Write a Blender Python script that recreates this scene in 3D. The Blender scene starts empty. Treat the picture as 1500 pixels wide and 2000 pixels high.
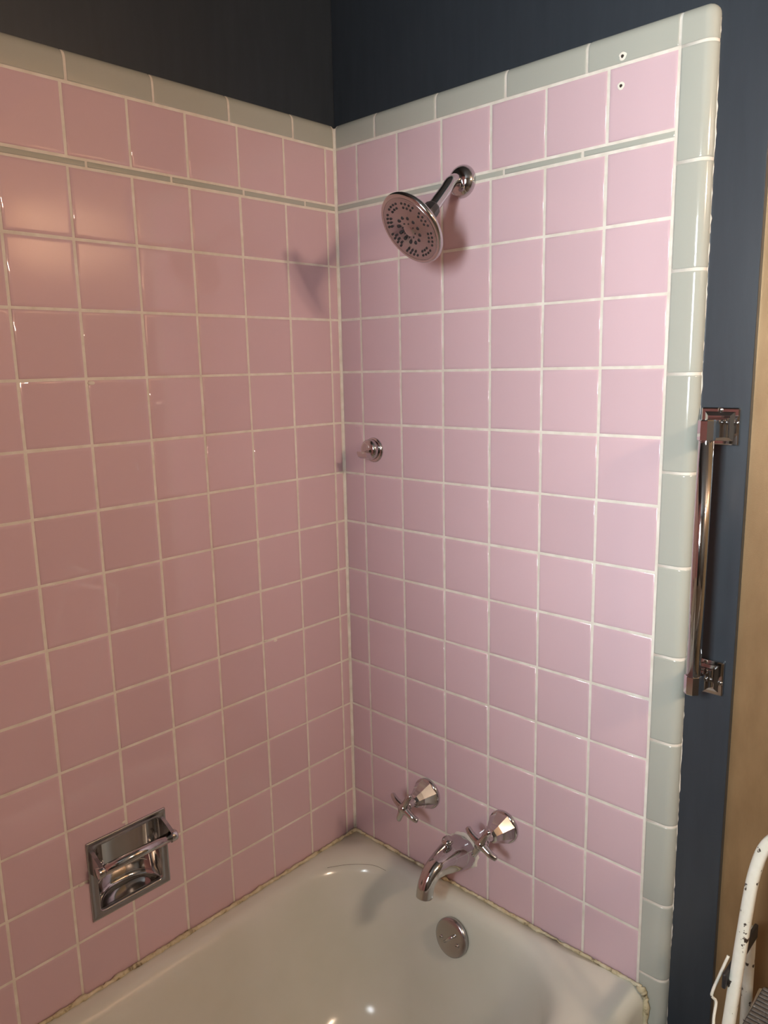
import bpy, bmesh, math, random
from mathutils import Matrix, Vector
random.seed(7)
S = bpy.context.scene
COL = S.collection
PI = math.pi

# ------------------------------------------------------------------ camera, light, exposure
FPX = 1507.307                      # focal length in pixels of the 1500 x 2000 frame
CAM = Vector((-1.20219, -1.25640, 1.52437))
YAW, PITCH, ROLL = 0.81384, -0.18577, -0.02115
fw = Vector((math.cos(PITCH) * math.sin(YAW), math.cos(PITCH) * math.cos(YAW), math.sin(PITCH)))
rt = fw.cross(Vector((0, 0, 1))).normalized()
up = rt.cross(fw)
r2 = rt * math.cos(ROLL) + up * math.sin(ROLL)
u2 = -rt * math.sin(ROLL) + up * math.cos(ROLL)
cd = bpy.data.cameras.new('camera')
cd.sensor_fit = 'VERTICAL'; cd.sensor_height = 24.0; cd.sensor_width = 18.0
cd.lens = FPX / 2000 * 24.0
cd.clip_start = 0.02
cam = bpy.data.objects.new('camera', cd); COL.objects.link(cam)
cam.matrix_world = Matrix(((r2.x, u2.x, -fw.x, CAM.x), (r2.y, u2.y, -fw.y, CAM.y), (r2.z, u2.z, -fw.z, CAM.z), (0, 0, 0, 1)))
S.camera = cam

world = bpy.data.worlds.new('world'); S.world = world; world.use_nodes = True
world.node_tree.nodes['Background'].inputs[0].default_value = (0.75, 0.85, 1.0, 1)
world.node_tree.nodes['Background'].inputs[1].default_value = 0.6
S.view_settings.view_transform = 'Standard'
S.view_settings.look = 'None'
S.view_settings.gamma = 1.0
S.view_settings.use_curve_mapping = False
S.view_settings.exposure = 0.10
S.cycles.use_denoising = True
S.cycles.max_bounces = 10
S.cycles.sample_clamp_indirect = 6.0

WINDOW_COL, WINDOW_STR = (0.87, 0.96, 1.0), 64.0      # frosted pane full of daylight
BULB_COL, BULB_STR = (1.0, 0.74, 0.54), 445.0         # warm globes of the vanity light

# ------------------------------------------------------------------ key measures (metres)
P = 0.1115
Z0 = 1.738                          # joint under the first row below the liner
D = 0.018                           # tile face stands this far out from the painted wall
J = 0.0040                          # joint width
A_R, P_R = 0.0638, 0.1119           # faucet wall: cut column and column pitch
A_L, P_L = 0.0274, 0.1122           # long wall
Z_T0, Z_L1, Z_L0 = 1.9745, 1.8632, 1.8500
BULL = 0.0515
Z_TOP = Z_T0 + BULL
CEIL = 2.45

# ------------------------------------------------------------------ materials
def newmat(name):
    m = bpy.data.materials.new(name); m.use_nodes = True
    nt = m.node_tree
    return m, nt, nt.nodes['Principled BSDF']
def setp(b, **k):
    for n, v in k.items():
        b.inputs[n.replace('_', ' ')].default_value = v
def noise(nt, scale, detail=3, rough=0.5, coord='Object', vec_scale=None):
    tc = nt.nodes.new('ShaderNodeTexCoord'); n = nt.nodes.new('ShaderNodeTexNoise')
    n.inputs['Scale'].default_value = scale; n.inputs['Detail'].default_value = detail; n.inputs['Roughness'].default_value = rough
    if vec_scale:
        mp = nt.nodes.new('ShaderNodeMapping'); mp.inputs['Scale'].default_value = vec_scale
        nt.links.new(tc.outputs[coord], mp.inputs[0]); nt.links.new(mp.outputs[0], n.inputs['Vector'])
    else:
        nt.links.new(tc.outputs[coord], n.inputs['Vector'])
    return n
def ramp(nt, src, stops):
    r = nt.nodes.new('ShaderNodeValToRGB')
    e = r.color_ramp.elements
    e[0].position, e[0].color = stops[0][0], (*stops[0][1], 1)
    e[1].position, e[1].color = stops[-1][0], (*stops[-1][1], 1)
    for p, c in stops[1:-1]:
        q = e.new(p); q.color = (*c, 1)
    nt.links.new(src, r.inputs[0]); return r
def bump(nt, b, src, strength, dist):
    bp = nt.nodes.new('ShaderNodeBump'); bp.inputs['Strength'].default_value = strength; bp.inputs['Distance'].default_value = dist
    nt.links.new(src, bp.inputs['Height']); nt.links.new(bp.outputs[0], b.inputs['Normal']); return bp

def tile_mat(name, col, rough=0.10):
    m, nt, b = newmat(name)
    oi = nt.nodes.new('ShaderNodeObjectInfo')
    hsv = nt.nodes.new('ShaderNodeHueSaturation'); hsv.inputs['Color'].default_value = (*col, 1)
    mr = nt.nodes.new('ShaderNodeMapRange'); mr.inputs[3].default_value = 0.965; mr.inputs[4].default_value = 1.035
    nt.links.new(oi.outputs['Random'], mr.inputs[0]); nt.links.new(mr.outputs[0], hsv.inputs['Value'])
    nt.links.new(hsv.outputs[0], b.inputs['Base Color'])
    setp(b, Roughness=rough, IOR=1.5)
    n = noise(nt, 9.0, 1, 0.4, coord='Object')
    tc = nt.nodes.new('ShaderNodeTexCoord')
    add = nt.nodes.new('ShaderNodeVectorMath'); add.operation = 'ADD'
    nt.links.new(tc.outputs['Object'], add.inputs[0])
    mul = nt.nodes.new('ShaderNodeVectorMath'); mul.operation = 'SCALE'; mul.inputs[0].default_value = (13, 7, 5)
    nt.links.new(oi.outputs['Random'], mul.inputs['Scale']); nt.links.new(mul.outputs[0], add.inputs[1])
    nt.links.new(add.outputs[0], n.inputs['Vector'])
    bump(nt, b, n.outputs[0], 0.22, 0.0022)
    return m
def plain(name, col, rough=0.5, metal=0.0, **k):
    m, nt, b = newmat(name); setp(b, Base_Color=(*col, 1), Roughness=rough, Metallic=metal, **k); return m

M_PINK = tile_mat('pink glazed tile', (0.625, 0.446, 0.480), 0.028)
M_GREY = tile_mat('grey glazed trim tile', (0.415, 0.42, 0.365), 0.11)
m, nt, b = newmat('off-white grout'); M_GROUT = m
n = noise(nt, 40, 4); r = ramp(nt, n.outputs[0], [(0.3, (0.66, 0.60, 0.51)), (0.7, (0.80, 0.75, 0.67))])
nt.links.new(r.outputs[0], b.inputs['Base Color']); setp(b, Roughness=0.75)
n2 = noise(nt, 700, 2); bump(nt, b, n2.outputs[0], 0.2, 0.001)
m, nt, b = newmat('yellowed caulk'); M_CAULK = m
n = noise(nt, 55, 5, 0.65); r = ramp(nt, n.outputs[0], [(0.30, (0.12, 0.09, 0.045)), (0.44, (0.52, 0.45, 0.28)), (0.7, (0.68, 0.62, 0.46))])
nt.links.new(r.outputs[0], b.inputs['Base Color']); setp(b, Roughness=0.55)
m, nt, b = newmat('charcoal wall paint'); M_PAINT = m
n = noise(nt, 60, 4, 0.6, vec_scale=(1, 1, 0.12)); r = ramp(nt, n.outputs[0], [(0.3, (0.025, 0.031, 0.039)), (0.7, (0.031, 0.038, 0.047))])
nt.links.new(r.outputs[0], b.inputs['Base Color']); setp(b, Roughness=0.34); bump(nt, b, n.outputs[0], 0.12, 0.0015)
m, nt, b = newmat('bronze satin wall'); M_BRONZE = m
n = noise(nt, 30, 5, 0.6, vec_scale=(1, 1, 0.35)); r = ramp(nt, n.outputs[0], [(0.3, (0.275, 0.17, 0.082)), (0.7, (0.345, 0.22, 0.11))])
nt.links.new(r.outputs[0], b.inputs['Base Color']); setp(b, Roughness=0.36, Metallic=0.45); n2 = noise(nt, 500, 2); bump(nt, b, n2.outputs[0], 0.12, 0.001)
m, nt, b = newmat('white tub enamel'); M_TUB = m
n = noise(nt, 6, 3); r = ramp(nt, n.outputs[0], [(0.3, (0.595, 0.605, 0.525)), (0.7, (0.65, 0.655, 0.59))])
nt.links.new(r.outputs[0], b.inputs['Base Color']); setp(b, Roughness=0.16)
n2 = noise(nt, 5, 1); bump(nt, b, n2.outputs[0], 0.15, 0.004)
m, nt, b = newmat('polished chrome'); M_CHROME = m
setp(b, Base_Color=(0.57, 0.56, 0.56, 1), Metallic=1.0)
n = noise(nt, 30, 3); mr = nt.nodes.new('ShaderNodeMapRange'); mr.inputs[3].default_value = 0.05; mr.inputs[4].default_value = 0.12
nt.links.new(n.outputs[0], mr.inputs[0]); nt.links.new(mr.outputs[0], b.inputs['Roughness'])
m, nt, b = newmat('dulled chrome'); M_DULL = m
setp(b, Base_Color=(0.47, 0.46, 0.47, 1), Metallic=1.0)
n = noise(nt, 60, 4); mr = nt.nodes.new('ShaderNodeMapRange'); mr.inputs[3].default_value = 0.14; mr.inputs[4].default_value = 0.28
nt.links.new(n.outputs[0], mr.inputs[0]); nt.links.new(mr.outputs[0], b.inputs['Roughness'])
M_RUBBER = plain('dark rubber', (0.018, 0.016, 0.017), 0.55)
M_COLLAR = plain('dark grey plastic', (0.030, 0.028, 0.030), 0.42)
M_HOLE = plain('dark hole', (0.03, 0.02, 0.012), 0.9)
M_PLASTER = plain('chipped plaster', (0.80, 0.74, 0.64), 0.9)
M_HAIR = plain('dark hair', (0.03, 0.02, 0.012), 0.5)
m, nt, b = newmat('chipped white paint'); M_STOOL = m
n = noise(nt, 75, 4, 0.55); r = ramp(nt, n.outputs[0], [(0.345, (0.05, 0.035, 0.025)), (0.365, (0.70, 0.68, 0.58)), (0.8, (0.76, 0.74, 0.66))])
nt.links.new(r.outputs[0], b.inputs['Base Color']); setp(b, Roughness=0.32)
m, nt, b = newmat('worn grey rubber tread'); M_TREAD = m
n = noise(nt, 130, 5, 0.6); r = ramp(nt, n.outputs[0], [(0.3, (0.06, 0.05, 0.042)), (0.62, (0.13, 0.115, 0.10)), (0.72, (0.42, 0.40, 0.36))])
nt.links.new(r.outputs[0], b.inputs['Base Color']); setp(b, Roughness=0.7)
M_CEIL = plain('dark ceiling paint', (0.10, 0.095, 0.09), 0.8)
M_ROOM = plain('taupe room paint', (0.16, 0.13, 0.10), 0.7)
M_PINKWALL = plain('pink end wall', (0.62, 0.36, 0.39), 0.25)
M_WHITE = plain('white gloss trim', (0.7, 0.7, 0.68), 0.4)
m, nt, b = newmat('floor tiles'); M_FLOOR = m
bt = nt.nodes.new('ShaderNodeTexBrick'); bt.offset = 0; tc = nt.nodes.new('ShaderNodeTexCoord')
nt.links.new(tc.outputs['Object'], bt.inputs['Vector']); bt.inputs['Scale'].default_value = 1.0
bt.inputs['Brick Width'].default_value = 0.3; bt.inputs['Row Height'].default_value = 0.3; bt.inputs['Mortar Size'].default_value = 0.004
bt.inputs['Color1'].default_value = (0.20, 0.17, 0.14, 1); bt.inputs['Color2'].default_value = (0.23, 0.19, 0.155, 1); bt.inputs['Mortar'].default_value = (0.12, 0.11, 0.10, 1)
nt.links.new(bt.outputs[0], b.inputs['Base Color']); setp(b, Roughness=0.4)
def emit(name, col, s):
    m, nt, b = newmat(name); setp(b, Base_Color=(*col, 1), Emission_Color=(*col, 1), Emission_Strength=s); return m
M_PANE = emit('frosted daylight pane', WINDOW_COL, WINDOW_STR)
M_BULB = emit('warm globe bulb', BULB_COL, BULB_STR)

# ------------------------------------------------------------------ mesh helpers
def link(o, parent=None, keep=True):
    COL.objects.link(o)
    if parent: o.parent = parent
    return o
def mesh(name, V, F, smooth=True):
    me = bpy.data.meshes.new(name); me.from_pydata([tuple(v) for v in V], [], F); me.validate(); me.update()
    if smooth:
        me.polygons.foreach_set('use_smooth', [True] * len(me.polygons))
    return me
def fixn(me):
    bm = bmesh.new(); bm.from_mesh(me); bmesh.ops.recalc_face_normals(bm, faces=bm.faces); bm.to_mesh(me); bm.free(); return me
def obj(name, me, mat, parent=None, M=None):
    o = bpy.data.objects.new(name, me)
    if mat and not me.materials: me.materials.append(mat)
    link(o, parent)
    if M is not None: o.matrix_local = M
    return o
def tag(o, label, cat, group=None):
    o['label'] = label; o['category'] = cat
    if group: o['group'] = group
    return o
def thing(name, label, cat, loc):
    o = bpy.data.objects.new(name, None); o.empty_display_size = 0.05; link(o); o.location = loc
    return tag(o, label, cat)
def struct(o): o['kind'] = 'structure'; return o
def box(bm, a, b_):
    x0, y0, z0 = [min(p, q) for p, q in zip(a, b_)]; x1, y1, z1 = [max(p, q) for p, q in zip(a, b_)]
    v = [bm.verts.new(c) for c in ((x0, y0, z0), (x1, y0, z0), (x1, y1, z0), (x0, y1, z0), (x0, y0, z1), (x1, y0, z1), (x1, y1, z1), (x0, y1, z1))]
    for f in ((0, 3, 2, 1), (4, 5, 6, 7), (0, 1, 5, 4), (1, 2, 6, 5), (2, 3, 7, 6), (3, 0, 4, 7)):
        bm.faces.new([v[i] for i in f])
def boxes(name, lst, bevel=0.0, seg=2, smooth=False):
    bm = bmesh.new()
    for a, c in lst: box(bm, a, c)
    if bevel: bmesh.ops.bevel(bm, geom=bm.edges[:], offset=bevel, segments=seg, profile=0.5, affect='EDGES', clamp_overlap=True)
    me = bpy.data.meshes.new(name); bm.to_mesh(me); bm.free()
    if smooth: me.polygons.foreach_set('use_smooth', [True] * len(me.polygons))
    return me
def rings(name, RR, closed=True, cap0=False, cap1=False, smooth=True):
    n = len(RR[0]); V = [p for r in RR for p in r]; F = []
    for i in range(len(RR) - 1):
        for j in range(n if closed else n - 1):
            k = (j + 1) % n
            F.append((i * n + j, i * n + k, (i + 1) * n + k, (i + 1) * n + j))
    if cap0: F.append(tuple(range(n - 1, -1, -1)))
    if cap1: F.append(tuple((len(RR) - 1) * n + j for j in range(n)))
    return fixn(mesh(name, V, F, smooth))
def frame(d):
    d = Vector(d).normalized(); a = Vector((0, 0, 1)) if abs(d.z) < 0.9 else Vector((0, 1, 0))
    u = a.cross(d).normalized(); return u, d.cross(u), d
def lathe(name, prof, org, d, n=40, smooth=True, phase=0.0):
    u, v, w = frame(d); org = Vector(org); RR = []
    for r, h in prof:
        r = max(r, 1e-5)
        RR.append([org + w * h + (u * math.cos(2 * PI * k / n + phase) + v * math.sin(2 * PI * k / n + phase)) * r for k in range(n)])
    return rings(name, RR, smooth=smooth, cap0=True, cap1=True)
def tube(name, path, rad, n=16, sq=None):
    pts = [Vector(p) for p in path]; RR = []; u = None
    for i, p in enumerate(pts):
        t = (pts[min(i + 1, len(pts) - 1)] - pts[max(i - 1, 0)]).normalized()
        if u is None: u = frame(t)[0]
        u = (u - t * u.dot(t)).normalized(); v = t.cross(u)
        r = rad[i] if isinstance(rad, (list, tuple)) else rad
        ring = []
        for k in range(n):
            a = 2 * PI * (k + 0.5) / n; c, s = math.cos(a), math.sin(a)
            if sq:
                e = 2.0 / sq; c = math.copysign(abs(c) ** e, c); s = math.copysign(abs(s) ** e, s)
            ring.append(p + (u * c + v * s) * r)
        RR.append(ring)
    return rings(name, RR, cap0=True, cap1=True)
def smooth_path(pts, k=6):
    pts = [Vector(p) for p in pts]; out = []
    for i in range(len(pts) - 1):
        p0, p1, p2, p3 = pts[max(i - 1, 0)], pts[i], pts[i + 1], pts[min(i + 2, len(pts) - 1)]
        for j in range(k):
            t = j / k
            out.append(0.5 * ((2 * p1) + (p2 - p0) * t + (2 * p0 - 5 * p1 + 4 * p2 - p3) * t * t + (3 * p1 - p0 - 3 * p2 + p3) * t ** 3))
    out.append(pts[-1]); return out
def lerp_list(vals, k):
    out = []
    for i in range(len(vals) - 1):
        out += [vals[i] + (vals[i + 1] - vals[i]) * j / k for j in range(k)]
    return out + [vals[-1]]

# wall frames: local X = along the wall, Y = up, Z = out of the wall
FR = Matrix(((0, 0, -1, 0), (-1, 0, 0, 0), (0, 1, 0, 0), (0, 0, 0, 1)))     # faucet wall, u = -y
FL = Matrix(((1, 0, 0, 0), (0, 0, -1, 0), (0, 1, 0, 0), (0, 0, 0, 1)))      # long wall, u = x
def on(Fm, u, v, nrm=0.0, jitter=0.0):
    M = Fm @ Matrix.Translation((u, v, nrm))
    if jitter:
        M = M @ Matrix.Rotation(random.gauss(0, jitter), 4, 'X') @ Matrix.Rotation(random.gauss(0, jitter), 4, 'Y')
    return M

# ------------------------------------------------------------------ the room shell
HX0, HX1, HZ0, HZ1 = -0.658, -0.522, 0.546, 0.688            # niche cut in the long wall for the soap dish
wall_left = struct(obj('wall_left', boxes('wall_left', [((-2.15, D, 0), (HX0, D + 0.1, CEIL)), ((HX1, D, 0), (D + 0.1, D + 0.1, CEIL)),
                   ((HX0, D, 0), (HX1, D + 0.1, HZ0)), ((HX0, D, HZ1), (HX1, D + 0.1, CEIL))]), M_PAINT))
Y_STRIP = -0.8605
wall_right = struct(obj('wall_right', boxes('wall_right', [((D, D, 0), (D + 0.1, Y_STRIP, CEIL))], 0.0015, 2), M_PAINT))
struct(obj('wall_bronze', boxes('wall_bronze', [((D + 0.012, Y_STRIP + 0.0005, 0), (D + 0.1, -2.4, CEIL))]), M_BRONZE))
struct(obj('wall_end', boxes('wall_end', [((-1.52, D, 0), (-1.64, -0.80, CEIL))]), M_PINKWALL))  # tub end wall, unseen; added for the daylight fall-off toward the corner
struct(obj('wall_light_blocker', boxes('wall_light_blocker', [((-1.64, -0.80, 0), (-1.76, -1.50, 1.34))], 0.004), M_PAINT))  # unseen low wall, added to shade lower tile and tub from the window
struct(obj('wall_front', boxes('wall_front', [((-2.15, -2.4, 0), (0.118, -2.5, CEIL))]), M_ROOM))
WX, WY0, WY1, WZ0, WZ1 = -2.15, -1.30, -0.80, 1.36, 2.12
struct(obj('wall_window', boxes('wall_window', [((WX, D + 0.1, 0), (WX - 0.12, WY1, CEIL)), ((WX, WY0, 0), (WX - 0.12, -2.5, CEIL)),
       ((WX, WY1, 0), (WX - 0.12, WY0, WZ0)), ((WX, WY1, WZ1), (WX - 0.12, WY0, CEIL))]), M_ROOM))
struct(obj('floor', boxes('floor', [((-2.27, D + 0.1, -0.05), (0.118, -2.5, 0))]), M_FLOOR))
struct(obj('ceiling', boxes('ceiling', [((-2.27, D + 0.1, CEIL), (0.118, -2.5, CEIL + 0.05))]), M_CEIL))
win = struct(obj('window_1', boxes('window_1', [((WX - 0.02, WY0, WZ0), (WX - 0.07, WY0 + 0.045, WZ1)), ((WX - 0.02, WY1 - 0.045, WZ0), (WX - 0.07, WY1, WZ1)),
             ((WX - 0.02, WY0, WZ0), (WX - 0.07, WY1, WZ0 + 0.045)), ((WX - 0.02, WY0, WZ1 - 0.045), (WX - 0.07, WY1, WZ1))], 0.003), M_WHITE))
obj('window_pane', boxes('window_pane', [((WX - 0.04, WY0 + 0.04, WZ0 + 0.04), (WX - 0.05, WY1 - 0.04, WZ1 - 0.04))]), M_PANE, win)

# grout beds, their face just behind the tile faces
GD = 0.0008
U_END = A_R + 6 * P_R
obj('grout', boxes('grout', [((GD, GD, 0.0), (D, -(U_END + J / 2 + 0.0003), Z_T0 + J / 2 + 0.0003))]), M_GROUT, wall_right)
obj('grout', boxes('grout', [((-1.52, GD, 0.30), (HX0, D, Z_T0 + J / 2 + 0.0003)), ((HX1, GD, 0.30), (D, D, Z_T0 + J / 2 + 0.0003)),
    ((HX0, GD, 0.30), (HX1, D, HZ0)), ((HX0, GD, HZ1), (HX1, D, Z_T0 + J / 2 + 0.0003))]), M_GROUT, wall_left)

# ------------------------------------------------------------------ tiles
def inset_poly(poly, d):
    n = len(poly); out = []
    for i in range(n):
        p0, p1, p2 = poly[i - 1], poly[i], poly[(i + 1) % n]
        e1 = Vector((p1[0] - p0[0], p1[1] - p0[1])).normalized(); e2 = Vector((p2[0] - p1[0], p2[1] - p1[1])).normalized()
        n1 = Vector((-e1.y, e1.x)); n2 = Vector((-e2.y, e2.x))
        out.append((p1[0] + (n1.x + n2.x) * d / (1 + n1.dot(n2)), p1[1] + (n1.y + n2.y) * d / (1 + n1.dot(n2))))
    return out
def tile_mesh(poly):
    n = len(poly); V = []; F = []
    sc = min(1.0, min(max(p[0] for p in poly) - min(p[0] for p in poly), max(p[1] for p in poly) - min(p[1] for p in poly)) / 0.020)
    prof = [(0.0, -0.005), (0.0, -0.0015), (0.0006 * sc, -0.0006), (0.0018 * sc, -0.00012), (0.0060 * sc, 0.0)]
    for ins, h in prof:
        V += [(x, y, h) for x, y in inset_poly(poly, ins)]
    for i in range(len(prof) - 1):
        for j in range(n):
            k = (j + 1) % n
            F.append((i * n + j, i * n + k, (i + 1) * n + k, (i + 1) * n + j))
    F.append(tuple((len(prof) - 1) * n + j for j in range(n)))
    return mesh('tile', V, F)
cache = {}
def put_tile(Fm, u0, u1, v0, v1, parent, mat=None, name='tile', notch=None, jit=0.0016):
    mat = mat or M_PINK
    du, dv = random.uniform(-0.0004, 0.0004), random.uniform(-0.0004, 0.0004)
    w, h = u1 - u0 - J, v1 - v0 - J
    cu, cv = (u0 + u1) / 2, (v0 + v1) / 2
    if notch:
        a0, a1, b0, b1 = notch
        poly = [(-w / 2, -h / 2), (w / 2, -h / 2), (w / 2, h / 2), (-w / 2, h / 2)]
        x0, x1, y0, y1 = max(a0 - cu, -w / 2), min(a1 - cu, w / 2), max(b0 - cv, -h / 2), min(b1 - cv, h / 2)
        left, bot = x0 <= -w / 2 + 1e-6, y0 <= -h / 2 + 1e-6
        if left and bot: poly = [(x1, -h / 2), (w / 2, -h / 2), (w / 2, h / 2), (-w / 2, h / 2), (-w / 2, y1), (x1, y1)]
        elif left: poly = [(-w / 2, -h / 2), (w / 2, -h / 2), (w / 2, h / 2), (x1, h / 2), (x1, y0), (-w / 2, y0)]
        elif bot: poly = [(-w / 2, -h / 2), (x0, -h / 2), (x0, y1), (w / 2, y1), (w / 2, h / 2), (-w / 2, h / 2)]
        else: poly = [(-w / 2, -h / 2), (w / 2, -h / 2), (w / 2, y0), (x0, y0), (x0, h / 2), (-w / 2, h / 2)]
        me = tile_mesh(poly); du = dv = 0
    else:
        key = (round(w, 4), round(h, 4), mat.name)
        if key not in cache: cache[key] = tile_mesh([(-w / 2, -h / 2), (w / 2, -h / 2), (w / 2, h / 2), (-w / 2, h / 2)])
        me = cache[key]
    return obj(name, me, mat, parent, on(Fm, cu + du, cv + dv, random.uniform(-0.0002, 0.0002), jit))
rows = [(Z_L1, Z_T0), (Z_L0, Z0 - 0 * P)]
rows = [(Z_L1, Z_T0), (Z0, Z_L0)] + [(Z0 - (k + 1) * P, Z0 - k * P) for k in range(12)]
colsR = [(0.002, A_R)] + [(A_R + j * P_R, A_R + (j + 1) * P_R) for j in range(6)]
colsL = [(-A_L, -0.002)] + [(-(A_L + (i + 1) * P_L), -(A_L + i * P_L)) for i in range(13)]
U_END = A_R + 6 * P_R
for v0, v1 in rows:
    for u0, u1 in colsR: put_tile(FR, u0, u1, v0, v1, wall_right)
    for u0, u1 in colsL:
        hit = u0 < HX1 and u1 > HX0 and v0 < HZ1 and v1 > HZ0
        put_tile(FL, u0, u1, v0, v1, wall_left, notch=(HX0 - 0.002, HX1 + 0.002, HZ0 - 0.002, HZ1 + 0.002) if hit else None)
# grey pencil liner
JL = 0.0036
def liner(Fm, cuts, parent):
    for a, c in zip(cuts[:-1], cuts[1:]):
        put_tile(Fm, min(a, c), max(a, c), Z_L0, Z_L1, parent, M_GREY, 'liner_tile', jit=0.001)
liner(FR, [0.002, 0.150, 0.289, 0.4277, 0.5811, U_END], wall_right)
liner(FL, [-0.002, -0.0881, -0.2429, -0.3993, -0.5561, -0.711, -0.866, -1.021, -1.176, -1.331, -1.486], wall_left)

# bullnose trim: s runs across the piece towards its rounded edge, t along it
RB = 0.0178
def bull_mesh(length):
    W = BULL - J / 2
    prof = [(0.0, -0.005), (0.0, -0.0014), (0.0006, -0.0004), (0.003, 0.0)]
    prof += [(W - RB + RB * math.sin(a), -RB * (1 - math.cos(a))) for a in [PI / 2 * k / 7 for k in range(8)]]
    RR = []
    h = length / 2 - J / 4
    for t, drop in ((-h, 0.0012), (-h + 0.0008, 0.0002), (-h + 0.003, 0), (h - 0.003, 0), (h - 0.0008, 0.0002), (h, 0.0012)):
        RR.append([(s - (drop if s > W - RB else 0) * 0.7, t, z - drop * 0.8) for s, z in prof])
    me = rings('bullnose', RR, closed=False)
    bm = bmesh.new(); bm.from_mesh(me)
    c = sum((f.normal.z for f in bm.faces))
    if c < 0: bmesh.ops.reverse_faces(bm, faces=bm.faces)
    bm.to_mesh(me); bm.free()
    return me
bc = {}
def put_bull(Fm, c, length, parent, org, rot):
    k = round(length, 4)
    if k not in bc: bc[k] = bull_mesh(length)
    M = Fm @ Matrix.Translation((org[0], org[1], random.uniform(-0.0003, 0.0001))) @ Matrix.Rotation(rot, 4, 'Z') @ Matrix.Rotation(random.gauss(0, 0.002), 4, 'X')
    return obj('bullnose_tile', bc[k], M_GREY, parent, M)
def bull_bed(Fm, a0, a1, org, rot, parent):
    W = BULL - J / 2 - 0.0007; o = 0.0007
    prof = [(0.0, -0.006), (0.0, -o)] + [(W + 0.0007 - RB + (RB - o) * math.sin(a), -RB + (RB - o) * math.cos(a)) for a in [PI / 2 * k / 7 for k in range(8)]] + [(W, -D)]
    me = rings('joint_grout', [[(s, t, z) for s, z in prof] for t in (a0, a1)], closed=False)
    obj('joint_grout', me, M_GROUT, parent, Fm @ Matrix.Translation((org[0], org[1], 0)) @ Matrix.Rotation(rot, 4, 'Z'))
bull_bed(FR, 0.0, Z_T0 + 0.004, (U_END + J / 2, 0), 0.0, wall_right)
bull_bed(FR, -(U_END + 0.004), 0.0, (0, Z_T0 + J / 2), PI / 2, wall_right)
bull_bed(FL, 0.0, 1.518, (0, Z_T0 + J / 2), PI / 2, wall_left)
# vertical run on the faucet wall (rounded side away from the corner)
vz = [Z_T0, 1.8149, 1.6592, 1.5038, 1.3485, 1.1941, 1.0394, 0.8864, 0.7342, 0.5793, 0.4293, 0.2750, 0.1205, 0.0]
for a, c in zip(vz[:-1], vz[1:]):
    put_bull(FR, None, a - c - 0.0018, wall_right, (U_END + J / 2, (a + c) / 2), 0.0)
# horizontal runs on top (rounded side up): rotate +90 deg so s points up
hy = [0.002, 0.1159, 0.2733, 0.4298, 0.5849, U_END]
for a, c in zip(hy[:-1], hy[1:]):
    put_bull(FR, None, c - a - 0.0016, wall_right, ((a + c) / 2, Z_T0 + J / 2), PI / 2)
hx = [-0.002, -0.113, -0.2676, -0.4244, -0.5776, -0.7325, -0.8875, -1.0425, -1.1975, -1.3525, -1.5075]
for a, c in zip(hx[:-1], hx[1:]):
    put_bull(FL, None, a - c - 0.0016, wall_left, ((a + c) / 2, Z_T0 + J / 2), PI / 2)
# rounded corner piece
def corner_mesh():
    W = BULL - J / 2; e = W - RB; RR = []
    def ring(o, z):
        return [(0, e + o, z), (e * 0.6, e + o, z)] + [(e + o * math.sin(a), e + o * math.cos(a), z) for a in [PI / 2 * k / 6 for k in range(7)]] + [(e + o, e * 0.6, z), (e + o, 0, z)]
    for k in range(8):
        a = PI / 2 * k / 7
        RR.append(ring(max(RB * math.sin(a), 0.0004), -RB * (1 - math.cos(a))))
    n = len(RR[0]); V = [p for r in RR for p in r]; F = []
    for i in range(7):
        for j in range(n - 1): F.append((i * n + j, (i + 1) * n + j, (i + 1) * n + j + 1, i * n + j + 1))
    V.append((0, 0, 0)); c = len(V) - 1
    F.append(tuple([c] + list(range(n - 1, -1, -1))))
    me = mesh('corner_tile', V, F); me = fixn(me)
    bm = bmesh.new(); bm.from_mesh(me)
    if sum(f.normal.z for f in bm.faces) < 0: bmesh.ops.reverse_faces(bm, faces=bm.faces)
    bm.to_mesh(me); bm.free(); return me
obj('corner_tile', corner_mesh(), M_GREY, wall_right, on(FR, U_END + J / 2, Z_T0 + J / 2, 0))
# grout bead in the inside corner, thin paint-and-grout lines along the outer trim edges
def wavy(name, a, b_, r, mat, parent, n=90, amp=0.0006, rv=0.25, seg=8):
    a, b_ = Vector(a), Vector(b_); pts = []; rr = []
    for i in range(n + 1):
        p = a.lerp(b_, i / n) + Vector([random.gauss(0, amp) for _ in range(3)])
        pts.append(p); rr.append(r * (1 + random.gauss(0, rv)))
    rr = [max(0.3 * r, (rr[max(i - 1, 0)] + rr[i] + rr[min(i + 1, n)]) / 3) for i in range(n + 1)]
    return obj(name, tube(name, pts, rr, seg), mat, parent)
wavy('corner_grout', (0.0012, 0.0012, 0.411), (0.0012, 0.0012, Z_TOP - 0.010), 0.0040, M_GROUT, wall_right, 160, 0.0003, 0.2)
wavy('edge_grout', (D - 0.0004, -(U_END + BULL) + 0.0005, 0.0), (D - 0.0004, -(U_END + BULL) + 0.0005, Z_T0 + 0.03), 0.0009, M_GROUT, wall_right, 220, 0.0005, 0.6, 6)
wavy('edge_grout', (D, -(U_END + 0.03), Z_TOP - 0.0015), (D, -0.02, Z_TOP - 0.0015), 0.0007, M_GROUT, wall_right, 120, 0.0006, 0.7, 6)
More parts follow.
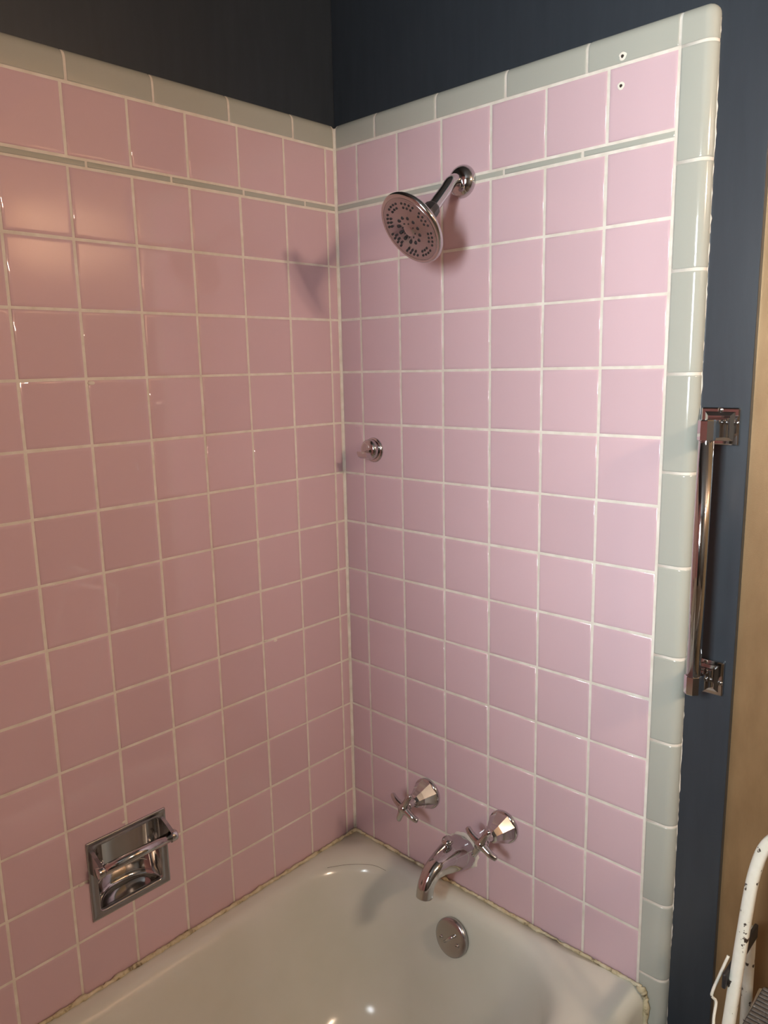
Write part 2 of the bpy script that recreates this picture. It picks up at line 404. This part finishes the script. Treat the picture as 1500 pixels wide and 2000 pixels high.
# old screw holes
for u, v, r in ((0.6454, 1.9858, 0.0062), (0.6445, 1.9440, 0.0060)):
    pts = []
    RRo = []
    for rr, h in ((1.0, 0.0002), (0.8, 0.0009), (0.42, 0.0007)):
        RRo.append([(r * rr * (1 + 0.12 * math.sin(3 * a + u * 40) + random.gauss(0, 0.05)) * math.cos(a), r * rr * math.sin(a), h) for a in [2 * PI * k / 20 for k in range(20)]])
    chip = obj('plaster_ring', rings('plaster_ring', RRo), M_PLASTER, wall_right, on(FR, u, v, 0.0002))
    obj('screw_hole', rings('screw_hole', [[(0.42 * r * math.cos(a), 0.42 * r * math.sin(a), 0.0006) for a in [2 * PI * k / 14 for k in range(14)]], [(0.01 * r * math.cos(a), 0.01 * r * math.sin(a), 0.0003) for a in [2 * PI * k / 14 for k in range(14)]]]), M_HOLE, chip)
# little dabs of spilled grout on the long wall
for u, v, r in ((-0.2195, 0.9525, 0.0042), (-0.246, 0.9590, 0.0040), (-0.5805, 1.508, 0.0052), (-0.593, 0.703, 0.0040), (-0.683, 0.622, 0.0045)):
    obj('grout_dab', lathe('grout_dab', [(r, 0), (r * 0.9, 0.0006), (r * 0.5, 0.0011), (0, 0.0012)], (0, 0, 0), (0, 0, 1), 12), M_GROUT, wall_left, on(FL, u, v, -0.0003) @ Matrix.Diagonal((1.3, 0.7, 1, 1)))

# ------------------------------------------------------------------ bathtub
tub = thing('bathtub', 'white enamel bathtub with rounded basin and caulked rim below pink tiles', 'bathtub', (-0.76, -0.37, 0))
TI = Matrix.Translation((0.76, 0.37, 0))
def rrect(x0, x1, y0, y1, r, z, n=32):
    r = max(0.001, min(r, (x1 - x0) / 2 - 1e-4, (y1 - y0) / 2 - 1e-4)); out = []
    for cx, cy, a0 in ((x1 - r, y1 - r, 0), (x0 + r, y1 - r, PI / 2), (x0 + r, y0 + r, PI), (x1 - r, y0 + r, 3 * PI / 2)):
        for k in range(n):
            a = a0 + PI / 2 * k / (n - 1); out.append((cx + r * math.cos(a), cy + r * math.sin(a), z))
    return out
E0 = -0.0015
prof = [  # x0, x1, y0, y1, corner r, z
    (-1.518, E0, -0.748, E0, 0.004, 0.004), (-1.518, E0, -0.752, E0, 0.004, 0.33), (-1.518, E0, -0.752, E0, 0.004, 0.372), (-1.518, E0, -0.748, E0, 0.004, 0.386),
    (-1.518, E0, -0.740, E0, 0.004, 0.395), (-1.518, E0, -0.728, E0, 0.004, 0.4005), (-1.518, E0, -0.712, E0, 0.004, 0.402),
    (-1.475, -0.028, -0.690, -0.014, 0.150, 0.4015), (-1.465, -0.036, -0.676, -0.024, 0.158, 0.400), (-1.457, -0.0425, -0.665, -0.033, 0.160, 0.3955), (-1.450, -0.048, -0.657, -0.0415, 0.160, 0.388),
    (-1.443, -0.053, -0.650, -0.049, 0.160, 0.376), (-1.435, -0.058, -0.643, -0.056, 0.160, 0.355), (-1.40, -0.071, -0.628, -0.072, 0.160, 0.29), (-1.33, -0.092, -0.608, -0.094, 0.16, 0.20), (-1.27, -0.115, -0.588, -0.115, 0.16, 0.13),
    (-1.22, -0.145, -0.560, -0.145, 0.16, 0.085), (-1.17, -0.19, -0.52, -0.185, 0.15, 0.063), (-1.10, -0.26, -0.46, -0.25, 0.10, 0.055)]
tm = rings('tub_shell', [rrect(*q) for q in prof], cap0=True, cap1=True)
tm.materials.append(M_TUB)
obj('tub_shell', tm, None, tub, TI)
def bead(a, b_, r, n, off):
    o = wavy('caulk_bead', a, b_, r, M_CAULK, tub, n, 0.0007, 0.35, 8); o.matrix_local = TI
    for v in o.data.vertices:                      # pressed flat against the tile faces
        v.co.x = min(v.co.x, -0.0013); v.co.y = min(v.co.y, -0.0013)
bead((-0.004, -0.0048, 0.4030), (-1.512, -0.0048, 0.4030), 0.0046, 240, 0)
bead((-0.0040, -0.002, 0.4030), (-0.0040, -0.745, 0.4035), 0.0038, 170, 0)
bead((-0.0035, -0.744, 0.4035), (-0.0035, -0.7555, 0.384), 0.0062, 10, 0)
bead((-0.0035, -0.7555, 0.386), (-0.0035, -0.7545, 0.01), 0.0050, 60, 0)
# ------------------------------------------------------------------ trip lever plate in the tub
ov = thing('overflow_plate', 'round chrome overflow plate with trip lever on the inner tub wall', 'overflow plate', (-0.0655, -0.3585, 0.3335))
dn = Vector((-0.980, 0.0, 0.196))
obj('plate', lathe('plate', [(0.040, 0.0), (0.0405, 0.006), (0.0395, 0.0095), (0.036, 0.0118), (0.025, 0.0125), (0.012, 0.0145), (0.0, 0.015)], (0, 0, 0), dn, 48), M_DULL, ov)
uu, vv, ww = frame(dn)
obj('lever', tube('lever', [ww * 0.013 + uu * 0.013 + vv * 0.013, ww * 0.019 + uu * 0.004 + vv * 0.004, ww * 0.017 - uu * 0.010 - vv * 0.010], [0.0032, 0.0036, 0.0026], 10), M_CHROME, ov)
for s in (-1, 1):
    sc = uu * 0.021 * s - vv * 0.006
    so = obj('screw', lathe('screw', [(0.0045, 0.0), (0.0042, 0.0022), (0.002, 0.003), (0, 0.003)], sc + ww * 0.0122, dn, 14), M_CHROME, ov)
    obj('screw_slot', tube('screw_slot', [sc + ww * 0.0151 + uu * 0.003, sc + ww * 0.0151 - uu * 0.003], 0.0007, 6), M_HOLE, so)

# ------------------------------------------------------------------ shower head
sh = thing('shower_head', 'chrome shower head on a short bent arm, face dotted with dark nozzles', 'shower head', (0.0, -0.3385, 1.8555))
obj('flange', lathe('flange', [(0.0285, -0.001), (0.0290, 0.002), (0.0285, 0.006), (0.025, 0.0125), (0.019, 0.0175), (0.0115, 0.020), (0.0, 0.020)], (0, 0, 0), (-1, 0, 0), 40), M_CHROME, sh)
arm = smooth_path([(0.0, 0, 0), (-0.020, 0, 0.0005), (-0.036, 0, -0.006), (-0.052, 0, -0.022), (-0.075, 0, -0.044), (-0.098, 0, -0.0655)], 6)
obj('arm', tube('arm', arm, 0.0112, 20), M_CHROME, sh)
ad = Vector((-0.765, 0.0, -0.644)).normalized()          # arm axis
hd = Vector((-0.787, 0.150, -0.592)).normalized()         # head swivelled a little towards the corner
c0 = Vector((-0.0905, 0, -0.0585))
obj('collar', lathe('collar', [(0.0, -0.004), (0.0135, -0.004), (0.0150, -0.001), (0.0165, 0.017), (0.0155, 0.0205), (0.0, 0.0205)], c0, ad, 10, smooth=False), M_COLLAR, sh)
h0 = c0 + ad * 0.0165
obj('head_body', lathe('head_body', [(0.0, 0.0), (0.0150, 0.0), (0.0205, 0.004), (0.0235, 0.010), (0.0245, 0.018), (0.026, 0.022), (0.034, 0.026), (0.050, 0.0315), (0.0625, 0.0370), (0.0665, 0.0415), (0.0672, 0.0450), (0.0658, 0.0482), (0.0625, 0.0500), (0.0590, 0.0490)], h0, hd, 64), M_CHROME, sh)
face = obj('face_plate', lathe('face_plate', [(0.0600, 0.046), (0.0595, 0.0495), (0.0560, 0.0502), (0.0555, 0.0496), (0.054, 0.0500), (0.034, 0.0504), (0.032, 0.0516), (0.012, 0.0520), (0.0105, 0.0535), (0.006, 0.0545), (0.0, 0.0545)], h0, hd, 64), M_DULL, sh)
fu, fv, fwv = frame(hd)
bm = bmesh.new()
def nozzle(r, a, rad, base):
    c = h0 + hd * base + (fu * math.cos(a) + fv * math.sin(a)) * r
    lo = [bm.verts.new(c + (fu * math.cos(t) + fv * math.sin(t)) * rad) for t in [2 * PI * k / 8 for k in range(8)]]
    hi = [bm.verts.new(c + hd * 0.0016 + (fu * math.cos(t) + fv * math.sin(t)) * rad * 0.7) for t in [2 * PI * k / 8 for k in range(8)]]
    for k in range(8): bm.faces.new((lo[k], lo[(k + 1) % 8], hi[(k + 1) % 8], hi[k]))
    bm.faces.new(hi)
for g in range(8):
    for q in range(4): nozzle(0.0500, 2 * PI * g / 8 + q * 0.165, 0.0026, 0.0496)
    for q in range(3): nozzle(0.0425, 2 * PI * g / 8 + 0.08 + q * 0.185, 0.0027, 0.0498)
for g in range(12): nozzle(0.0240, 2 * PI * g / 12, 0.0036, 0.0514)
for g in range(8): nozzle(0.0140, 2 * PI * g / 8 + 0.2, 0.0016, 0.0516)
bmesh.ops.recalc_face_normals(bm, faces=bm.faces)
nm = bpy.data.meshes.new('nozzles'); bm.to_mesh(nm); bm.free()
nz = obj('nozzles', nm, M_RUBBER, face); nz['kind'] = 'stuff'

# ------------------------------------------------------------------ clothesline cup on the faucet wall
hk = thing('clothesline_reel', 'small round chrome clothesline fitting on faucet wall near the corner', 'wall fitting', (0, -0.0955, 1.3480))
obj('base_plate', lathe('base_plate', [(0.0265, -0.001), (0.0270, 0.0015), (0.0260, 0.004), (0.0235, 0.0055), (0.0, 0.0055)], (0, 0, 0), (-1, 0, 0), 40), M_CHROME, hk)
obj('cup', lathe('cup', [(0.0225, 0.004), (0.0225, 0.013), (0.0215, 0.018), (0.0180, 0.0215), (0.010, 0.0235), (0.0, 0.024)], (0, 0.001, 0.0015), (-1, 0, 0), 40), M_CHROME, hk)
obj('hook_lip', rings('hook_lip', [[(x, y, z) for x, z in ((-0.0190, -0.0060), (-0.0350, -0.0030), (-0.0385, -0.0010), (-0.0390, -0.0050), (-0.0360, -0.0120), (-0.0290, -0.0165), (-0.0190, -0.0175))] for y in (-0.0125, -0.0110, 0.0130, 0.0145)], cap0=True, cap1=True, smooth=False), M_CHROME, hk)
obj('line_hole', lathe('line_hole', [(0.0032, 0.0), (0.003, 0.0006), (0.0, 0.0006)], (-0.0232, -0.0105, 0.0), (-0.93, -0.36, 0), 12), M_HOLE, hk)

# ------------------------------------------------------------------ tub valves and spout
def valve(y, z, label, turn):
    t = thing('tub_valve', label, 'faucet handle', (0, y, z))
    bf = obj('bell_flange', lathe('bell_flange', [(0.0335, 0.003), (0.0330, 0.008), (0.0280, 0.018), (0.0205, 0.033), (0.0150, 0.046), (0.0115, 0.050), (0.0, 0.050)], (0, 0, 0), (-1, 0, 0), 8, smooth=False, phase=PI / 8), M_CHROME, t)
    obj('base_ring', lathe('base_ring', [(0.0340, -0.001), (0.0345, 0.003), (0.0338, 0.0065), (0.0305, 0.0085), (0.0, 0.0085)], (0, 0, 0), (-1, 0, 0), 40), M_CHROME, bf)
    obj('stem', lathe('stem', [(0.0, 0.044), (0.0085, 0.044), (0.0095, 0.050), (0.0080, 0.053), (0.0072, 0.058), (0.0095, 0.064), (0.0105, 0.072), (0.0, 0.074)], (0, 0, 0), (-1, 0, 0), 20), M_CHROME, t)
    ch = obj('cross_handle', lathe('cross_handle', [(0.0, 0.068), (0.0100, 0.069), (0.0112, 0.076), (0.0108, 0.086), (0.0085, 0.091), (0.0, 0.0925)], (0, 0, 0), (-1, 0, 0), 20), M_CHROME, t)
    for k in range(4):
        a = turn + PI / 2 * k; d = Vector((0, math.cos(a), math.sin(a)))
        pts = smooth_path([Vector((-0.081, 0, 0)) + d * 0.003, Vector((-0.082, 0, 0)) + d * 0.016, Vector((-0.081, 0, 0)) + d * 0.029, Vector((-0.077, 0, 0)) + d * 0.0405], 4)
        rr = lerp_list([0.0098, 0.0074, 0.0066, 0.0056], 4); rr[-1] = 0.0034
        obj('arm', tube('arm', pts, rr, 12), M_CHROME, ch)
valve(-0.2375, 0.5905, 'left-hand chrome cross valve nearer the tiled corner, above the spout', 0.46)
valve(-0.4410, 0.5955, 'right-hand chrome cross valve beside the spout, farther from the corner', 0.50)
sp = thing('tub_spout', 'chrome tub spout with diverter knob between the two cross valves', 'tub spout', (0, -0.336, 0.494))
pp = smooth_path([(0.002, 0, 0.0), (-0.012, 0, 0.001), (-0.032, 0, 0.005), (-0.056, 0, 0.0075), (-0.082, 0, 0.0085), (-0.105, 0, 0.004), (-0.121, 0, -0.009), (-0.1285, 0, -0.024), (-0.131, 0, -0.039)], 5)
rr = lerp_list([0.0350, 0.0350, 0.0335, 0.0290, 0.0232, 0.0188, 0.0170, 0.0168, 0.0170], 5)
obj('spout_body', tube('spout_body', pp, rr, 36, sq=2.3), M_CHROME, sp)
kn = obj('diverter_knob', lathe('diverter_knob', [(0.0065, -0.012), (0.0065, 0.004), (0.0090, 0.007), (0.0122, 0.010), (0.0128, 0.014), (0.0110, 0.018), (0.005, 0.0195), (0.0, 0.0195)], (-0.052, 0, 0.036), (-0.20, 0, 0.98), 24), M_CHROME, sp)
pts = [Vector((-0.0015, (0.0365 + random.gauss(0, 0.0018)) * math.cos(a), (0.0365 + random.gauss(0, 0.0018)) * math.sin(a))) for a in [2 * PI * k / 36 for k in range(36)]]
RRk = []
for i in range(36):
    p = pts[i]; d = Vector((0, p.y, p.z)).normalized(); w = 0.0035 + random.random() * 0.002
    RRk.append([p - d * 0.006 + Vector((0.0013, 0, 0)), p - d * 0.003 + Vector((-0.003, 0, 0)), p + d * w * 0.3 + Vector((-0.0022, 0, 0)), p + d * w + Vector((0.0013, 0, 0))])
RRk.append(RRk[0])
obj('caulk_ring', rings('caulk_ring', RRk, closed=False), M_GROUT, sp)

# ------------------------------------------------------------------ recessed soap dish with grab rail (long wall)
sd = thing('soap_dish', 'recessed chrome soap dish with a rail across it, set in pink tile wall', 'soap dish', (-0.590, 0, 0.617))
SL = Matrix(((1, 0, 0, 0), (0, 0, -1, 0), (0, 1, 0, 0), (0, 0, 0, 1)))     # local u, v, out
def sdm(me): me.transform(SL); return me
def sdo(name, me, mat, parent=None): return obj(name, sdm(me), mat, parent or sd)
OW, OH, IW, IH = 0.0800, 0.0790, 0.0640, 0.0655
def rr2(w, h, r, z, n=8): return rrect(-w, w, -h, h, r, z, n)
fr = rings('flange', [rr2(OW, OH, 0.002, 0.0003), rr2(OW, OH, 0.002, 0.0022), rr2(OW - 0.001, OH - 0.001, 0.002, 0.0034), rr2(OW - 0.004, OH - 0.004, 0.002, 0.0036), rr2(OW - 0.006, OH - 0.006, 0.002, 0.0028), rr2(IW + 0.003, IH + 0.003, 0.009, 0.0028), rr2(IW + 0.001, IH + 0.001, 0.008, 0.0034), rr2(IW - 0.0005, IH - 0.0005, 0.008, 0.0026), rr2(IW - 0.001, IH - 0.001, 0.008, -0.004)])
sdo('flange', fr, M_DULL)
V = []; F = []; NU, NV = 40, 36
for j in range(NV + 1):
    for i in range(NU + 1):
        s = math.sin((i / NU - 0.5) * PI); q = math.sin((j / NV - 0.5) * PI)
        dep = 0.046 * max(0.0, 1 - abs(s) ** 2.6) ** 0.55 * max(0.0, 1 - abs(q) ** 16) ** 0.5
        V.append((s * (IW - 0.0008), q * (IH - 0.0008), -0.001 - dep))
for j in range(NV):
    for i in range(NU):
        a = j * (NU + 1) + i; F.append((a, a + 1, a + NU + 2, a + NU + 1))
sdo('bowl', mesh('bowl', V, F), M_CHROME)
ridge = [(IW * 0.93 * math.sin(t), -0.046 + 0.024 * math.cos(t), -0.020 - 0.022 * math.cos(t)) for t in [PI * (k / 24 - 0.5) for k in range(25)]]
sdo('bowl_ridge', tube('bowl_ridge', ridge, 0.0014, 8), M_CHROME)
for s in (-1, 1):
    pts = [(s * 0.0725, 0.037, 0.001), (s * 0.0725, 0.035, 0.020), (s * 0.0725, 0.033, 0.034)]
    bmv = []
    prof4 = [(0.0, 0.024), (0.020, 0.018), (0.040, 0.0105)]
    RR4 = []
    for d_, hh in prof4:
        cx, cz = s * 0.0715, 0.040 - d_ * 0.10
        RR4.append([(cx - 0.0035, cz - hh, d_), (cx + 0.0035, cz - hh, d_), (cx + 0.0035, cz + hh, d_), (cx - 0.0035, cz + hh, d_)])
    me4 = rings('rail_arm', RR4, cap0=True, cap1=True, smooth=False)
    sdo('rail_arm', me4, M_DULL)
rail = sdo('rail', tube('rail', [(-0.0745, 0.0365, 0.0365), (0.0, 0.0365, 0.0365), (0.0800, 0.0365, 0.0365)], 0.0094, 20), M_CHROME)
for s in (-1, 1):
    sdo('rail_cap', lathe('rail_cap', [(0.0, 0), (0.0106, 0.0), (0.0108, 0.001), (0.0108, 0.010), (0.0102, 0.0115), (0.0, 0.0118)], (s * 0.0680, 0.0365, 0.0365), (s, 0, 0), 24), M_CHROME, rail)

# ------------------------------------------------------------------ vertical grab bar on the charcoal strip
GY = -0.8195
gb = thing('grab_bar', 'chrome vertical grab bar screwed to the charcoal wall strip beside the tile', 'grab bar', (D, GY, 1.0200))
GT, GB, GX = 0.4045, 0.0, -0.0570
for zc, sgn in ((GT, 1), (GB, -1)):
    def sq(w, x): return [(x, -w, zc - w), (x, w, zc - w), (x, w, zc + w), (x, -w, zc + w)]
    pl = obj('mounting_plate', boxes('mounting_plate', [((0, -0.0290, zc - 0.0285), (-0.0065, 0.0290, zc + 0.0285))], 0.0022, 2), M_CHROME, gb)
    st = rings('plate_step', [sq(0.0225, -0.006), sq(0.0215, -0.0085), sq(0.0165, -0.0115)], cap1=True, smooth=False)
    obj('plate_step', st, M_CHROME, pl)
    for yy, zz in ((0.0, 0.0252), (-0.0252, 0.0 + 0.006 * sgn)):
        so = obj('screw', lathe('screw', [(0.0040, 0.0), (0.0038, 0.0016), (0.002, 0.0024), (0, 0.0025)], (-0.0064, yy, zc + zz * (1 if yy == 0 else 1)), (-1, 0, 0), 16), M_CHROME, pl)
        for dd in ((0, 1, 1), (0, 1, -1)):
            dv_ = Vector(dd).normalized() * 0.0024; cc = Vector((-0.0089, yy, zc + zz))
            obj('screw_slot', tube('screw_slot', [cc - dv_, cc + dv_], 0.0006, 6), M_HOLE, so)
    def rc(x, wy, z0, z1): return [(x, -wy, z0), (x, wy, z0), (x, wy, z1), (x, -wy, z1)]
    z0, z1 = (zc - 0.017, zc + 0.014) if sgn > 0 else (zc - 0.014, zc + 0.017)
    po = rings('post', [rc(-0.010, 0.0155, z0, z1), rc(-0.022, 0.0125, z0 + 0.002, z1 - 0.002), rc(GX + 0.006, 0.0105, z0 + 0.003, z1 - 0.002)], cap0=True, cap1=True, smooth=False)
    obj('post', po, M_CHROME, gb)
    e0, e1 = (zc - 0.018, zc + 0.0135) if sgn > 0 else (zc - 0.0135, zc + 0.018)
    obj('end_cap', rings('end_cap', [[(GX + math.cos(a) * r, math.sin(a) * r, z) for a in [2 * PI * (k + 0.5) / 8 for k in range(8)]] for r, z in ((0.0110, e0), (0.0128, e0 + 0.0015), (0.0128, e1 - 0.0015), (0.0110, e1))], cap0=True, cap1=True, smooth=False), M_CHROME, gb)
obj('bar', lathe('bar', [(0.0113, GB + 0.010), (0.0113, GT - 0.010)], (GX, 0, 0), (0, 0, 1), 40), M_CHROME, gb)

# ------------------------------------------------------------------ step stool by the bronze wall
ss = thing('step_stool', 'chipped white tubular step stool with grey ribbed tread by bronze wall', 'step stool', (-0.15, -1.12, 0))
SI = Matrix.Translation((0.15, 1.12, 0))
def so_(name, me, mat, parent=None):
    o = obj(name, me, mat, parent or ss)
    if parent is None: o.matrix_local = SI
    return o
YA, YB, RT = -0.948, -1.300, 0.0086
def leg_pt(z): return -0.104 - (0.815 - z) * 0.272
fp = [(leg_pt(0.012), YA, 0.012), (leg_pt(0.40), YA, 0.40), (leg_pt(0.70), YA, 0.70), (leg_pt(0.80), YA - 0.004, 0.80), (leg_pt(0.845), YA - 0.020, 0.845), (leg_pt(0.868), YA - 0.060, 0.868)]
fq = [(x, YA + YB - y, z) for x, y, z in fp][::-1]
so_('front_frame', tube('front_frame', smooth_path(fp + fq, 6), RT, 18, sq=2.6), M_STOOL)
YR = (-0.9300, -1.3180)
for ys in YR:
    so_('rear_leg', tube('rear_leg', [(-0.036, ys, 0.645), (-0.034, ys, 0.625), (-0.030, ys, 0.55), (-0.006, ys, 0.012)], [0.0060, 0.0085, 0.0085, 0.0085], 16), M_STOOL)
    so_('pivot_bracket', boxes('pivot_bracket', [((-0.170, ys - (0.010 if ys > -1 else -0.010), 0.628), (-0.030, ys - (0.004 if ys > -1 else -0.004), 0.652))], 0.002, 2, True), M_RUBBER)
for yf in (YA, YB):
    so_('foot_cap', lathe('foot_cap', [(0.0125, 0.0), (0.0125, 0.022), (0.0115, 0.024), (0, 0.024)], (leg_pt(0.0), yf, 0.0005), (0, 0, 1), 18), M_RUBBER)
for ys in YR:
    so_('foot_cap', lathe('foot_cap', [(0.0115, 0.0), (0.0115, 0.022), (0.0105, 0.024), (0, 0.024)], (-0.006, ys, 0.0005), (0, 0, 1), 18), M_RUBBER)
def tread(z, x0, x1):
    tr = so_('step_tread', boxes('step_tread', [((x0, YA - 0.008, z - 0.022), (x1, YB + 0.008, z - 0.003))], 0.004, 2, True), M_TREAD)
    nr = int((x1 - x0) / 0.009)
    for k in range(nr):
        xa = x0 + 0.004 + k * (x1 - x0 - 0.008) / nr
        obj('rib', boxes('rib', [((xa, YA - 0.010, z - 0.0035), (xa + 0.0058, YB + 0.010, z))], 0.0012, 1), M_TREAD, tr)
tread(0.562, -0.160, -0.040)
tread(0.290, -0.236, -0.040)
for ys in (YA - 0.0125, YB + 0.0125):
    for z in (0.537, 0.265):
        so_('step_rail', tube('step_rail', [(leg_pt(z), ys, z), (-0.028, ys + (0.010 if ys > -1.1 else -0.010), z)], 0.0042, 10), M_STOOL)
so_('latch_strap', tube('latch_strap', smooth_path([(-0.148, YA + 0.0135, 0.668), (-0.160, YA + 0.020, 0.640), (-0.172, YA + 0.0255, 0.612), (-0.168, YA + 0.020, 0.600), (-0.180, YA + 0.018, 0.580), (-0.190, YA + 0.012, 0.560)], 4), 0.0022, 8), M_STOOL)

# ------------------------------------------------------------------ loose hair on the tub rim
hp = smooth_path([(-0.150, -0.060, 0.4005), (-0.110, -0.088, 0.4005), (-0.075, -0.130, 0.4005), (-0.066, -0.165, 0.398)], 6)
tag(obj('hair_strand', tube('hair_strand', hp, 0.00035, 5), M_HAIR), 'thin dark hair lying curved on the tub rim near corner', 'hair')

# ------------------------------------------------------------------ vanity light on the wall behind the photographer
vl = thing('vanity_light', 'chrome vanity bar with two warm glowing globe bulbs', 'light', (-0.41, -2.4, 2.14))
obj('back_bar', boxes('back_bar', [((-0.24, 0.0, -0.05), (0.24, 0.035, 0.05))], 0.006, 2, True), M_CHROME, vl)
for k in range(2):
    x = -0.075 + 0.15 * k
    hb = obj('socket', lathe('socket', [(0.024, 0.03), (0.024, 0.055), (0.016, 0.06), (0.0, 0.06)], (x, 0, 0), (0, 1, 0), 20), M_WHITE, vl)
    obj('globe_bulb', lathe('globe_bulb', [(0.012, 0.058)] + [(0.042 * math.sin(a), 0.098 - 0.042 * math.cos(a)) for a in [PI * (0.12 + 0.88 * q / 10) for q in range(11)]], (x, 0, 0), (0, 1, 0), 20), M_BULB, hb)
